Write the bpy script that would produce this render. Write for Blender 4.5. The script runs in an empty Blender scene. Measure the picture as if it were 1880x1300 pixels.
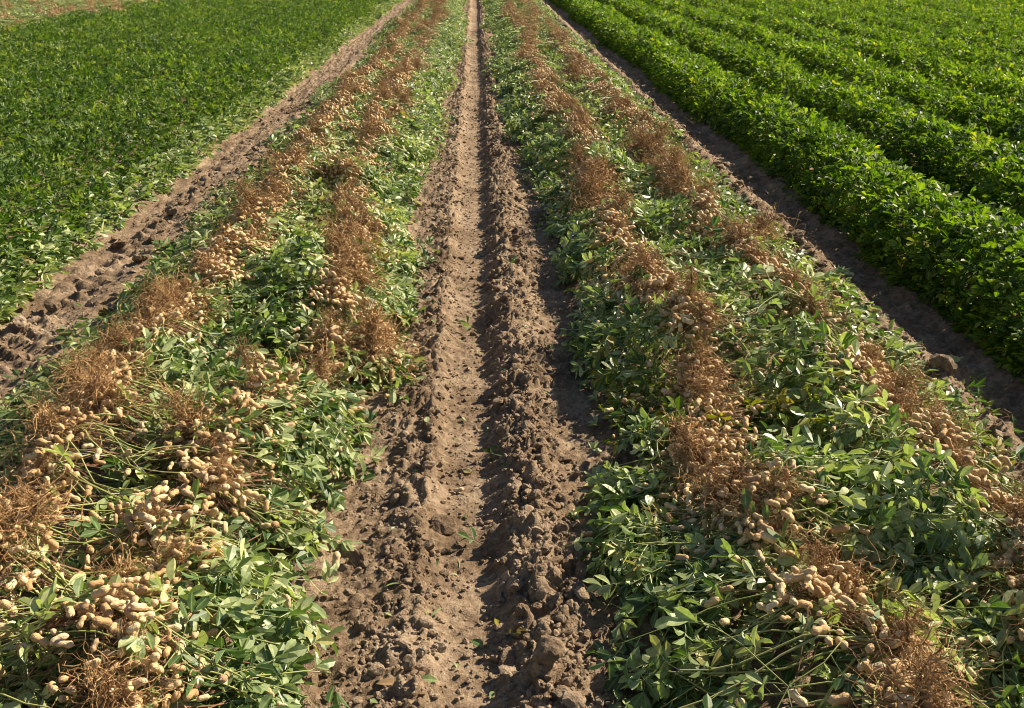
import bpy, math, random
import numpy as np
from mathutils import Matrix, Vector

# ------------------------------------------------------------------ camera
scene = bpy.context.scene
COL = scene.collection
CAM_H, PITCH, YAW = 1.523, math.radians(22.575), math.radians(1.938)
cam_data = bpy.data.cameras.new('camera')
cam_data.sensor_width = 36.0
cam_data.lens = 35.0
cam_data.clip_start = 0.05
cam_data.clip_end = 3000.0
cam = bpy.data.objects.new('camera', cam_data)
cam.location = (0, 0, CAM_H)
cam.rotation_euler = (math.radians(90) - PITCH, 0, -YAW)
COL.objects.link(cam)
scene.camera = cam

# ------------------------------------------------------------------ sky, sun, exposure
SUN_EL, SUN_AZ = math.radians(35), math.radians(60)          # azimuth from +Y towards +X
world = bpy.data.worlds.new('World')
scene.world = world
world.use_nodes = True
wn = world.node_tree
bg = wn.nodes['Background']
sky = wn.nodes.new('ShaderNodeTexSky')
sky.sky_type = 'NISHITA'
sky.sun_disc = False
sky.sun_elevation = SUN_EL
sky.sun_rotation = SUN_AZ
wn.links.new(sky.outputs['Color'], bg.inputs['Color'])
bg.inputs['Strength'].default_value = 0.05
sun_data = bpy.data.lights.new('sun', 'SUN')
sun_data.energy = 5.0
sun_data.angle = math.radians(0.5)
sun_data.color = (1.0, 0.87, 0.68)
sun = bpy.data.objects.new('sun', sun_data)
sv = Vector((math.cos(SUN_EL) * math.sin(SUN_AZ), math.cos(SUN_EL) * math.cos(SUN_AZ), math.sin(SUN_EL)))
sun.rotation_euler = (-sv).to_track_quat('-Z', 'Y').to_euler()
sun.location = sv * 50
COL.objects.link(sun)
scene.view_settings.view_transform = 'Standard'
scene.view_settings.look = 'None'
scene.view_settings.exposure = 1.08
scene.view_settings.gamma = 1.0
scene.view_settings.use_curve_mapping = False
scene.cycles.max_bounces = 4
scene.cycles.transmission_bounces = 2
scene.cycles.diffuse_bounces = 2
scene.cycles.glossy_bounces = 1
scene.cycles.adaptive_threshold = 0.02
scene.cycles.filter_width = 1.0

rng = np.random.default_rng(7)
random.seed(7)


def in_view(x, y, z=0.15, mx=0.28, my=0.3):
    """rough test that a place lies in the picture or a step outside it"""
    c, s = math.cos(YAW), math.sin(YAW)
    xr, yr = x * c - y * s, x * s + y * c
    dz = z - CAM_H
    zc = yr * math.cos(PITCH) - dz * math.sin(PITCH)
    if zc < 0.3:
        return False
    yc = -(dz * math.cos(PITCH) + yr * math.sin(PITCH))
    m = 0.6 / zc
    return abs(xr / zc) < 0.514 + m and yc / zc < 0.356 + m


# ------------------------------------------------------------------ noise
def h2(ix, iy, seed):
    n = (ix.astype(np.int64) * 374761393 + iy.astype(np.int64) * 668265263 + seed * 1442695041) & 0xffffffff
    n = ((n ^ (n >> 13)) * 1274126177) & 0xffffffff
    n = n ^ (n >> 16)
    return n / 4294967296.0


def vnoise(x, y, seed=0):
    ix, iy = np.floor(x), np.floor(y)
    fx, fy = x - ix, y - iy
    fx, fy = fx * fx * (3 - 2 * fx), fy * fy * (3 - 2 * fy)
    a, b = h2(ix, iy, seed), h2(ix + 1, iy, seed)
    c, d = h2(ix, iy + 1, seed), h2(ix + 1, iy + 1, seed)
    return (a * (1 - fx) + b * fx) * (1 - fy) + (c * (1 - fx) + d * fx) * fy


def fbm(x, y, seed=0, o=4):
    s, a, t = 0, 0.5, 0
    for k in range(o):
        s = s + a * vnoise(x * 2 ** k, y * 2 ** k, seed + k)
        t += a
        a *= 0.5
    return s / t


def lumps(x, y, cell, seed, power=2.0):
    """domes of random height, one per jittered cell: crumbled soil"""
    gx, gy = x / cell, y / cell
    ix, iy = np.floor(gx), np.floor(gy)
    out = np.zeros_like(gx)
    for dx in (-1, 0, 1):
        for dy in (-1, 0, 1):
            cx, cy = ix + dx, iy + dy
            px = cx + 0.15 + 0.7 * h2(cx, cy, seed)
            py = cy + 0.15 + 0.7 * h2(cx, cy, seed + 1)
            r = 0.35 + 0.4 * h2(cx, cy, seed + 2)
            el = 0.6 + 0.8 * h2(cx, cy, seed + 4)
            d2 = (((gx - px) * el) ** 2 + ((gy - py) / el) ** 2) / (r * r)
            amp = h2(cx, cy, seed + 3) ** power
            out = np.maximum(out, amp * np.clip(1 - d2 ** 1.6, 0, 1) ** 0.6)
    return out * cell


def nz1(y, sc, seed):
    y = np.asarray(y, float)
    return vnoise(y * sc, np.zeros_like(y) + 0.5, seed) * 2 - 1


# ------------------------------------------------------------------ mesh helpers
def mesh_np(name, V, F, mats, attrs=None, smooth=False, mat_idx=None):
    V = np.ascontiguousarray(V, dtype=np.float32)
    F = np.ascontiguousarray(F, dtype=np.int32)
    me = bpy.data.meshes.new(name)
    k = F.shape[1]
    me.vertices.add(len(V))
    me.vertices.foreach_set('co', V.ravel())
    me.loops.add(F.size)
    me.loops.foreach_set('vertex_index', F.ravel())
    me.polygons.add(len(F))
    me.polygons.foreach_set('loop_start', np.arange(0, F.size, k, dtype=np.int32))
    me.polygons.foreach_set('use_smooth', np.full(len(F), smooth, dtype=bool))
    for m in (mats if isinstance(mats, (list, tuple)) else [mats]):
        me.materials.append(m)
    if mat_idx is not None:
        me.polygons.foreach_set('material_index', np.ascontiguousarray(mat_idx, dtype=np.int32))
    for an, av in (attrs or {}).items():
        a = me.attributes.new(an, 'FLOAT', 'POINT')
        a.data.foreach_set('value', np.ascontiguousarray(av, dtype=np.float32))
    me.update()
    me.validate()
    return me


def new_obj(name, data, parent=None, M=None):
    o = bpy.data.objects.new(name, data)
    COL.objects.link(o)
    if parent is not None:
        o.parent = parent
    if M is not None:
        o.matrix_basis = M
    return o


def tag(o, label, cat, group=None):
    o['label'] = label
    o['category'] = cat
    if group:
        o['group'] = group
    return o


def rot(yaw, pitch, roll):
    """N rotations: local +Y points along the heading, +Z is the upper face"""
    cy, sy, cp, sp, cr, sr = np.cos(yaw), np.sin(yaw), np.cos(pitch), np.sin(pitch), np.cos(roll), np.sin(roll)
    z, o = np.zeros_like(cy), np.ones_like(cy)
    Rz = np.stack([cy, -sy, z, sy, cy, z, z, z, o], -1).reshape(-1, 3, 3)
    Rx = np.stack([o, z, z, z, cp, -sp, z, sp, cp], -1).reshape(-1, 3, 3)
    Ry = np.stack([cr, z, sr, z, o, z, -sr, z, cr], -1).reshape(-1, 3, 3)
    return Rz @ Rx @ Ry


def align(N, R):
    """tilt rotations so that local up follows the normals N"""
    N = N / np.linalg.norm(N, axis=1, keepdims=True)
    ax = np.stack([-N[:, 1], N[:, 0], np.zeros(len(N))], -1)
    sn = np.linalg.norm(ax, axis=1)
    ax = ax / (sn[:, None] + 1e-9)
    c = N[:, 2]
    K = np.zeros((len(N), 3, 3))
    K[:, 0, 2], K[:, 1, 2] = ax[:, 1], -ax[:, 0]
    K[:, 2, 0], K[:, 2, 1] = -ax[:, 1], ax[:, 0]
    A = np.eye(3)[None] + sn[:, None, None] * K + (1 - c)[:, None, None] * (K @ K)
    return A @ R


def mat4(R, S, T):
    m = Matrix(((R[0, 0] * S, R[0, 1] * S, R[0, 2] * S, T[0]), (R[1, 0] * S, R[1, 1] * S, R[1, 2] * S, T[1]),
                (R[2, 0] * S, R[2, 1] * S, R[2, 2] * S, T[2]), (0, 0, 0, 1)))
    return m


def tubes(P, R, k=3):
    """P (N,S,3) polylines, R (N,S) radii -> verts, tris"""
    N, S, _ = P.shape
    T = np.gradient(P, axis=1)
    T /= np.linalg.norm(T, axis=2, keepdims=True) + 1e-9
    ref = np.where(np.abs(T[:, :1, 2:3]) > 0.8, np.array([1.0, 0.1, 0]), np.array([0.05, 0, 1.0]))
    A = np.cross(T, np.broadcast_to(ref, T.shape))
    A /= np.linalg.norm(A, axis=2, keepdims=True) + 1e-9
    B = np.cross(T, A)
    ang = np.arange(k) / k * 2 * math.pi
    V = (P[:, :, None] + R[:, :, None, None] * (A[:, :, None] * np.cos(ang)[:, None] + B[:, :, None] * np.sin(ang)[:, None]))
    V = V.reshape(-1, 3)
    n = np.arange(N)[:, None, None] * S * k
    s = np.arange(S - 1)[None, :, None] * k
    j = np.arange(k)[None, None, :]
    j2 = (j + 1) % k
    a, b, c, d = n + s + j, n + s + j2, n + s + k + j2, n + s + k + j
    F = np.concatenate([np.stack([a, b, c], -1).reshape(-1, 3), np.stack([a, c, d], -1).reshape(-1, 3)])
    return V, F


def join(parts):
    """[(V, F, attr dict)] -> one"""
    Vs, Fs, A, o = [], [], {}, 0
    for V, F, at in parts:
        Vs.append(V)
        Fs.append(F + o)
        o += len(V)
        for kx, vx in at.items():
            A.setdefault(kx, []).append(vx)
    return np.concatenate(Vs), np.concatenate(Fs), {kx: np.concatenate(vx) for kx, vx in A.items()}


# ------------------------------------------------------------------ materials
def nodes_of(name):
    m = bpy.data.materials.new(name)
    m.use_nodes = True
    nt = m.node_tree
    return m, nt, nt.nodes['Principled BSDF'], nt.nodes['Material Output']


def ramp(nt, stops, interp='LINEAR'):
    r = nt.nodes.new('ShaderNodeValToRGB')
    r.color_ramp.interpolation = interp
    el = r.color_ramp.elements
    while len(el) < len(stops):
        el.new(0.5)
    for e, (p, c) in zip(el, stops):
        e.position = p
        e.color = (*c, 1)
    return r


def noise_node(nt, scale, detail=4, rough=0.6, coord=None):
    n = nt.nodes.new('ShaderNodeTexNoise')
    n.inputs['Scale'].default_value = scale
    n.inputs['Detail'].default_value = detail
    n.inputs['Roughness'].default_value = rough
    if coord is not None:
        nt.links.new(coord, n.inputs['Vector'])
    return n


def math_node(nt, op, a=None, b=None, av=0.0, bv=0.0):
    n = nt.nodes.new('ShaderNodeMath')
    n.operation = op
    n.inputs[0].default_value = av
    n.inputs[1].default_value = bv
    if a is not None:
        nt.links.new(a, n.inputs[0])
    if b is not None:
        nt.links.new(b, n.inputs[1])
    return n.outputs[0]


def mixc(nt, fac, a, b, mode='MIX'):
    n = nt.nodes.new('ShaderNodeMix')
    n.data_type = 'RGBA'
    n.blend_type = mode
    for sock, v in ((n.inputs[0], fac), (n.inputs[6], a), (n.inputs[7], b)):
        if isinstance(v, (int, float)):
            sock.default_value = v
        elif isinstance(v, tuple):
            sock.default_value = (*v, 1)
        else:
            nt.links.new(v, sock)
    return n.outputs[2]


def random_value(nt):
    """one random number for each leaf, pod or crumb, whether it is an object or a piece of a joined mesh"""
    at = nt.nodes.new('ShaderNodeAttribute')
    at.attribute_name = 'tint'
    oi = nt.nodes.new('ShaderNodeObjectInfo')
    s = math_node(nt, 'ADD', at.outputs['Fac'], oi.outputs['Random'])
    return math_node(nt, 'FRACT', s)


def leaf_material(name, stops, trans, tfac, rough=0.42, rib_col=(0.3, 0.36, 0.14), spec=0.4):
    m, nt, bsdf, out = nodes_of(name)
    rv = random_value(nt)
    geo = nt.nodes.new('ShaderNodeNewGeometry')
    r = ramp(nt, stops)
    nt.links.new(rv, r.inputs['Fac'])
    col = r.outputs['Color']
    big = noise_node(nt, 1.3, 1, 0.55, geo.outputs['Position'])
    shade = ramp(nt, [(0.3, (0.72, 0.78, 0.7)), (0.7, (1.18, 1.12, 1.05))])
    nt.links.new(big.outputs['Fac'], shade.inputs['Fac'])
    col = mixc(nt, 1.0, col, shade.outputs['Color'], 'MULTIPLY')
    fine = noise_node(nt, 90, 1, 0.6, geo.outputs['Position'])
    fs = ramp(nt, [(0.3, (0.8, 0.8, 0.76)), (0.7, (1.15, 1.15, 1.1))])
    nt.links.new(fine.outputs['Fac'], fs.inputs['Fac'])
    col = mixc(nt, 1.0, col, fs.outputs['Color'], 'MULTIPLY')
    rib = nt.nodes.new('ShaderNodeAttribute')
    rib.attribute_name = 'rib'
    rp = math_node(nt, 'POWER', rib.outputs['Fac'], None, 0, 9.0)
    rp = math_node(nt, 'MULTIPLY', rp, None, 0, 0.55)
    col = mixc(nt, rp, col, rib_col)
    nt.links.new(col, bsdf.inputs['Base Color'])
    bsdf.inputs['Roughness'].default_value = rough
    bsdf.inputs['Specular IOR Level'].default_value = spec
    tr = nt.nodes.new('ShaderNodeBsdfTranslucent')
    tcol = mixc(nt, 1.0, col, trans, 'MULTIPLY')
    nt.links.new(tcol, tr.inputs['Color'])
    mx = nt.nodes.new('ShaderNodeMixShader')
    mx.inputs[0].default_value = tfac
    nt.links.new(bsdf.outputs[0], mx.inputs[1])
    nt.links.new(tr.outputs[0], mx.inputs[2])
    nt.links.new(mx.outputs[0], out.inputs['Surface'])
    return m


def soil_material(name, dark, mid, pale, bump=0.5):
    m, nt, bsdf, out = nodes_of(name)
    geo = nt.nodes.new('ShaderNodeNewGeometry')
    P = geo.outputs['Position']
    n1 = noise_node(nt, 3.6, 7, 0.68, P)
    n2 = noise_node(nt, 45, 5, 0.7, P)
    n3 = noise_node(nt, 260, 3, 0.7, P)
    s = math_node(nt, 'MULTIPLY', n1.outputs['Fac'], None, 0, 0.55)
    s2 = math_node(nt, 'MULTIPLY', n2.outputs['Fac'], None, 0, 0.45)
    s = math_node(nt, 'ADD', s, s2)
    oi = nt.nodes.new('ShaderNodeObjectInfo')
    ob = math_node(nt, 'MULTIPLY_ADD', oi.outputs['Random'], None, 0, 0.12)
    ob.node.inputs[2].default_value = -0.06
    s = math_node(nt, 'ADD', s, ob)
    r = ramp(nt, [(0.38, dark), (0.5, mid), (0.62, pale)])
    nt.links.new(s, r.inputs['Fac'])
    fs = ramp(nt, [(0.3, (0.78, 0.77, 0.76)), (0.7, (1.14, 1.14, 1.14))])
    nt.links.new(n3.outputs['Fac'], fs.inputs['Fac'])
    col = mixc(nt, 1.0, r.outputs['Color'], fs.outputs['Color'], 'MULTIPLY')
    nt.links.new(col, bsdf.inputs['Base Color'])
    bsdf.inputs['Roughness'].default_value = 0.92
    bsdf.inputs['Specular IOR Level'].default_value = 0.15
    hh = math_node(nt, 'MULTIPLY', n3.outputs['Fac'], None, 0, 0.35)
    hh = math_node(nt, 'ADD', n2.outputs['Fac'], hh)
    b = nt.nodes.new('ShaderNodeBump')
    b.inputs['Strength'].default_value = bump
    b.inputs['Distance'].default_value = 0.012
    nt.links.new(hh, b.inputs['Height'])
    nt.links.new(b.outputs[0], bsdf.inputs['Normal'])
    return m


def simple_material(name, stops, rough, nscale, bump=0.0, spec=0.3, trans=None):
    m, nt, bsdf, out = nodes_of(name)
    tc = nt.nodes.new('ShaderNodeTexCoord')
    rv = random_value(nt)
    n = noise_node(nt, nscale, 4, 0.65, tc.outputs['Object'])
    s = math_node(nt, 'MULTIPLY', rv, None, 0, 0.55)
    s2 = math_node(nt, 'MULTIPLY', n.outputs['Fac'], None, 0, 0.45)
    s = math_node(nt, 'ADD', s, s2)
    r = ramp(nt, stops)
    nt.links.new(s, r.inputs['Fac'])
    nt.links.new(r.outputs['Color'], bsdf.inputs['Base Color'])
    bsdf.inputs['Roughness'].default_value = rough
    bsdf.inputs['Specular IOR Level'].default_value = spec
    if bump:
        b = nt.nodes.new('ShaderNodeBump')
        b.inputs['Strength'].default_value = bump
        b.inputs['Distance'].default_value = 0.002
        nt.links.new(n.outputs['Fac'], b.inputs['Height'])
        nt.links.new(b.outputs[0], bsdf.inputs['Normal'])
    return m


def pod_material():
    m, nt, bsdf, out = nodes_of('peanut_shell')
    tc = nt.nodes.new('ShaderNodeTexCoord')
    rv = random_value(nt)
    geo = nt.nodes.new('ShaderNodeNewGeometry')
    r = ramp(nt, [(0.0, (0.4, 0.25, 0.11)), (0.25, (0.56, 0.38, 0.18)), (0.65, (0.7, 0.51, 0.265)), (0.93, (0.8, 0.63, 0.38)), (1.0, (0.27, 0.16, 0.08))])
    nt.links.new(rv, r.inputs['Fac'])
    # clinging soil
    n = noise_node(nt, 70, 4, 0.65, geo.outputs['Position'])
    dirt = ramp(nt, [(0.5, (0, 0, 0)), (0.68, (1, 1, 1))])
    nt.links.new(n.outputs['Fac'], dirt.inputs['Fac'])
    df = math_node(nt, 'MULTIPLY', dirt.outputs['Color'], None, 0, 0.5)
    col = mixc(nt, df, r.outputs['Color'], (0.2, 0.12, 0.065))
    # netted shell: a stretched cell pattern along the pod
    mp = nt.nodes.new('ShaderNodeMapping')
    mp.inputs['Scale'].default_value = (1.0, 0.45, 1.0)
    nt.links.new(tc.outputs['Object'], mp.inputs['Vector'])
    vo = nt.nodes.new('ShaderNodeTexVoronoi')
    vo.feature = 'DISTANCE_TO_EDGE'
    vo.inputs['Scale'].default_value = 230
    nt.links.new(mp.outputs[0], vo.inputs['Vector'])
    vr = ramp(nt, [(0.0, (1, 1, 1)), (0.22, (0, 0, 0))])
    nt.links.new(vo.outputs['Distance'], vr.inputs['Fac'])
    net = math_node(nt, 'MULTIPLY', vr.outputs['Color'], None, 0, 0.3)
    col = mixc(nt, net, col, (0.36, 0.2, 0.09))
    nt.links.new(col, bsdf.inputs['Base Color'])
    b = nt.nodes.new('ShaderNodeBump')
    b.inputs['Strength'].default_value = 0.45
    b.inputs['Distance'].default_value = 0.0012
    nt.links.new(vr.outputs['Color'], b.inputs['Height'])
    nt.links.new(b.outputs[0], bsdf.inputs['Normal'])
    bsdf.inputs['Roughness'].default_value = 0.75
    bsdf.inputs['Specular IOR Level'].default_value = 0.25
    return m


M_SOIL = soil_material('dry_soil', (0.1, 0.065, 0.038), (0.205, 0.142, 0.088), (0.36, 0.27, 0.182), 1.0)
M_CLOD = soil_material('soil_clod', (0.11, 0.072, 0.043), (0.22, 0.154, 0.098), (0.38, 0.288, 0.198), 1.0)
M_CROP = leaf_material('crop_leaf', [(0.0, (0.028, 0.068, 0.007)), (0.38, (0.062, 0.122, 0.011)), (0.78, (0.135, 0.205, 0.02)), (0.975, (0.2, 0.265, 0.03)), (1.0, (0.36, 0.31, 0.03))],
                       (1.8, 2.0, 0.4), 0.41, 0.5, (0.26, 0.34, 0.1), 0.3)
M_CROP_L = leaf_material('low_crop_leaf', [(0.0, (0.025, 0.063, 0.009)), (0.42, (0.053, 0.112, 0.014)), (0.8, (0.125, 0.188, 0.028)), (1.0, (0.25, 0.3, 0.07))],
                         (1.6, 1.8, 0.45), 0.36, 0.5, (0.24, 0.32, 0.11), 0.32)
M_DUG = leaf_material('dug_leaf', [(0.0, (0.042, 0.092, 0.02)), (0.22, (0.085, 0.155, 0.042)), (0.4, (0.21, 0.28, 0.11)), (0.72, (0.37, 0.43, 0.21)), (0.965, (0.48, 0.52, 0.3)), (0.985, (0.4, 0.33, 0.1)), (1.0, (0.2, 0.13, 0.06))],
                      (1.1, 1.3, 0.45), 0.3, 0.44, (0.46, 0.5, 0.25), 0.5)
M_YELLOW = leaf_material('wilting_leaf', [(0.0, (0.06, 0.12, 0.015)), (0.5, (0.16, 0.2, 0.025)), (1.0, (0.36, 0.3, 0.03))], (1.3, 1.3, 0.4), 0.36, 0.45, (0.36, 0.36, 0.1))
M_STEM = simple_material('green_stem', [(0.1, (0.15, 0.19, 0.05)), (0.5, (0.28, 0.31, 0.09)), (0.8, (0.38, 0.36, 0.14)), (1.0, (0.22, 0.14, 0.07))], 0.55, 14, 0, 0.35)
M_PEG = simple_material('peg', [(0.2, (0.13, 0.06, 0.035)), (0.8, (0.26, 0.145, 0.075))], 0.8, 30)
M_ROOT = simple_material('root', [(0.1, (0.11, 0.058, 0.026)), (0.45, (0.3, 0.175, 0.078)), (0.7, (0.48, 0.305, 0.14)), (0.95, (0.65, 0.46, 0.24))], 0.88, 25, 0, 0.12)
M_TAP = simple_material('taproot', [(0.2, (0.09, 0.045, 0.022)), (0.8, (0.2, 0.105, 0.05))], 0.9, 60, 0.6, 0.15)
M_POD = pod_material()
M_DEAD = simple_material('dead_leaf', [(0.2, (0.13, 0.075, 0.035)), (0.8, (0.27, 0.18, 0.09))], 0.8, 40)

# ------------------------------------------------------------------ ground profile
PX = np.array([-2.6, -2.12, -2.02, -1.92, -1.78, -1.68, -1.55, -0.5, -0.36, -0.26, -0.2, -0.16, -0.12, -0.08, -0.03, 0.015, 0.05, 0.085, 0.12, 0.17, 0.24, 0.32, 0.45, 1.5, 1.6, 1.66, 1.71, 1.76, 1.8, 1.94, 1.99, 2.1, 2.6])
PZ = np.array([0.03, 0.02, -0.02, -0.025, -0.005, 0.02, 0.0, 0.0, -0.012, -0.003, 0.008, 0.004, -0.018, -0.028, -0.03, -0.03, -0.02, 0.008, 0.02, 0.02, 0.006, -0.012, 0.0, 0.0, 0.035, 0.055, 0.04, -0.005, -0.03, -0.035, -0.01, 0.02, 0.03])


def bump1(x, c, w):
    return np.clip(1 - np.abs((x - c) / w), 0, 1)


def ground_z(x, y, detail=True):
    x = np.asarray(x, float)
    y = np.asarray(y, float)
    xs = x + 0.016 * nz1(y, 2.1, 3) + 0.008 * nz1(y, 7.0, 4) + 0.03 * nz1(y, 0.4, 5) * np.clip((y - 4) / 4, 0, 1)
    z = np.interp(xs, PX, PZ)
    near = np.clip((2.7 - np.abs(x)) / 0.4, 0, 1)
    crest = bump1(xs, -0.17, 0.13) + 1.5 * bump1(xs, 0.13, 0.15) + bump1(xs, 1.67, 0.12) + 0.5 * np.clip(1.6 * bump1(xs, -1.8, 0.32), 0, 1)
    if detail:
        floor = np.clip(1 - bump1(xs, -0.045, 0.12) * 1.5, 0.2, 1)
        amp = near * (0.5 + 0.8 * np.clip(crest, 0, 1.4)) * floor
        wx = x + 0.012 * (fbm(x * 40, y * 40, 45, 2) - 0.5)
        wy = y + 0.012 * (fbm(x * 40, y * 40, 47, 2) - 0.5)
        z = z + amp * (0.26 * lumps(wx, wy, 0.10, 11, 3.0) + 0.42 * lumps(wx, wy, 0.052, 21, 2.2) + 0.6 * lumps(wx, wy, 0.026, 31, 1.5))
        z = z + near * (0.35 + 0.65 * floor) * 0.55 * lumps(wx, wy, 0.0135, 36, 1.5)
        z = z + near * 0.018 * (fbm(x * 7, y * 7, 41, 4) - 0.5) + near * (0.4 + 0.6 * floor) * 0.012 * (fbm(x * 38, y * 38, 51, 4) - 0.5)
        # tyre lugs pressed into the flank of the furrow and into the outer wheel tracks
        ph = (y + 0.25 * x) / 0.088
        saw = ph - np.floor(ph)
        lug = np.clip(1 - np.abs(saw - 0.4) / 0.38, 0, 1)
        keep = 0.35 + 0.65 * vnoise(y * 1.3, x * 0 + 1.5, 61)
        z = z + 0.03 * lug * bump1(xs, 0.055, 0.06) * keep
        z = z + 0.011 * lug * bump1(xs, -0.07, 0.07) * keep
        for c, dirn, a in ((-1.93, 0.9, 0.036), (1.87, -0.8, 0.026)):
            ph = (y + dirn * np.abs(x - c)) / 0.12
            saw = ph - np.floor(ph)
            lug = np.clip(1 - np.abs(saw - 0.5) / 0.3, 0, 1)
            z = z + a * lug * np.clip(bump1(xs, c, 0.15) * 1.6, 0, 1) * (0.4 + 0.6 * vnoise(y * 1.1, x * 0 + 7.5, 71))
    return z


def build_ground():
    def span(a, b, st):
        return list(np.arange(a, b - 1e-6, st))
    xs = [-900, -300, -100, -50, -30] + span(-20, -8, 1.0) + span(-8, -2.3, 0.3) + span(-2.3, -1.5, 0.012) + span(-1.5, -0.6, 0.04) + \
        span(-0.6, 0.5, 0.0062) + span(0.5, 1.52, 0.04) + span(1.52, 2.15, 0.012) + span(2.15, 8, 0.3) + span(8, 20, 1.0) + [20, 30, 50, 100, 300, 900]
    ys = [-900, -200, -50, -20, -8, -4, -2, -1, -0.3, 0.2, 0.6, 0.9, 1.1]
    y = 1.25
    while y < 42:
        ys.append(y)
        y += max(0.0058, 0.0036 * y)
    ys += [42, 45, 50, 60, 80, 120, 200, 400, 900]
    X, Y = np.meshgrid(np.array(xs, float), np.array(ys, float))
    Z = ground_z(X, Y)
    far = (Y < 0.9) | (Y > 46) | (np.abs(X) > 25)
    Z[far] = np.where(np.abs(X[far]) < 25, np.interp(X[far], PX, PZ), 0)
    ny, nx = X.shape
    V = np.stack([X, Y, Z], -1).reshape(-1, 3)
    i = (np.arange(ny - 1)[:, None] * nx + np.arange(nx - 1)[None]).ravel()
    F = np.stack([i, i + 1, i + nx + 1, i + nx], -1)
    me = mesh_np('ground', V, F, M_SOIL, smooth=True)
    o = new_obj('ground', me)
    o['kind'] = 'structure'
    o['label'] = 'dry brown soil with a wheel furrow and crumbled ridges'


build_ground()

# ------------------------------------------------------------------ leaf, pod, root and clod shapes
SPT = np.array([0, 0.25, 0.55, 0.82, 1.0])
SPW = np.array([0.02, 0.6, 1.0, 0.8, 0.0])


def leaflet(L, W, fold, curl, twist, low=False):
    """a folded, drooping obovate leaflet along +Y from the origin"""
    t, w = (SPT, SPW) if not low else (np.array([0, 0.55, 1.0]), np.array([0, 1.0, 0]))
    if low == 'mid':
        t, w = np.array([0, 0.36, 0.76, 1.0]), np.array([0, 0.82, 0.92, 0])
    n = len(t)
    ang = curl * t
    cy = np.cumsum(np.concatenate([[0], np.diff(t) * np.cos((ang[1:] + ang[:-1]) / 2)])) * L
    cz = -np.cumsum(np.concatenate([[0], np.diff(t) * np.sin((ang[1:] + ang[:-1]) / 2)])) * L
    spine = np.stack([np.zeros(n), cy, cz], -1)
    inner = range(1, n - 1)
    V, rib, e = [*spine], [1.0] * n, {}
    for sgn in (-1, 1):
        for q in inner:
            f = fold + sgn * twist
            e[sgn, q] = len(V)
            V.append(spine[q] + np.array([sgn * w[q] * W / 2 * math.cos(f), 0, w[q] * W / 2 * math.sin(f)]))
            rib.append(0.0)
    F = []
    for sgn in (-1, 1):
        tri = [(0, 1, e[sgn, 1])]
        for q in list(inner)[:-1]:
            tri += [(q, q + 1, e[sgn, q + 1]), (q, e[sgn, q + 1], e[sgn, q])]
        tri += [(n - 2, n - 1, e[sgn, n - 2])]
        F += tri if sgn < 0 else [(a, c, b) for a, b, c in tri]
    return np.array(V), np.array(F), np.array(rib)


def compound_leaf(seed, low=False, open_=0.9, size=0.044, stalk=(0.03, 0.055), wide=(0.46, 0.56)):
    """a stalk that carries two pairs of leaflets"""
    r = random.Random(seed)
    lp = r.uniform(*stalk)
    parts = []
    droop = r.uniform(-0.1, 0.35)
    if not low:
        t = np.linspace(0, 1, 4)
        P = np.stack([0.004 * np.sin(t * 3), t * lp * 1.0, -0.01 * t * t * droop], -1)[None]
        V, F = tubes(P, np.linspace(0.0013, 0.0008, 4)[None], 3)
        parts.append((V, F, {'rib': np.full(len(V), 1.0)}))
    for k, (y, a) in enumerate(((0.72, 1.05), (0.72, -1.05), (1.0, 0.45), (1.0, -0.45))):
        L = size * r.uniform(0.82, 1.18) * (1.06 if k > 1 else 0.95)
        V, F, rib = leaflet(L, L * r.uniform(*wide), r.uniform(0.1, 0.75), r.uniform(-0.2, 0.9), r.uniform(-0.25, 0.25), low)
        yaw = -a * open_ * r.uniform(0.75, 1.3)
        R = rot(np.array([yaw]), np.array([r.gauss(0.1, 0.35)]), np.array([r.gauss(0, 0.45)]))[0]
        V = V @ R.T + np.array([0, y * lp, -0.01 * y * y * droop])
        parts.append((V, F, {'rib': rib}))
    return join(parts)


LEAF = [compound_leaf(100 + k, False, 0.95, 0.048, (0.045, 0.08), (0.44, 0.56)) for k in range(10)]
LEAF_MID = [compound_leaf(400 + k, 'mid', 0.95, 0.05, (0.04, 0.07), (0.44, 0.56)) for k in range(10)]
LEAF_UP = [compound_leaf(200 + k, False, 0.9, 0.044) for k in range(10)]
LEAF_LOW = [compound_leaf(300 + k, True, 0.9, 0.050) for k in range(8)]


def merge(shapes, idx, R, S, T, tint, extra=False):
    out = []
    for v in np.unique(idx):
        sel = np.where(idx == v)[0]
        V, F, at = shapes[v]
        W = np.einsum('nij,vj->nvi', R[sel] * S[sel, None, None], V) + T[sel][:, None]
        n, k = len(sel), len(V)
        FF = (F[None] + (np.arange(n) * k)[:, None, None]).reshape(-1, 3)
        A = {'tint': np.repeat(tint[sel], k)}
        if 'rib' in at:
            A['rib'] = np.tile(at['rib'], n)
        out.append((W.reshape(-1, 3), FF, A))
    return join(out)


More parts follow.
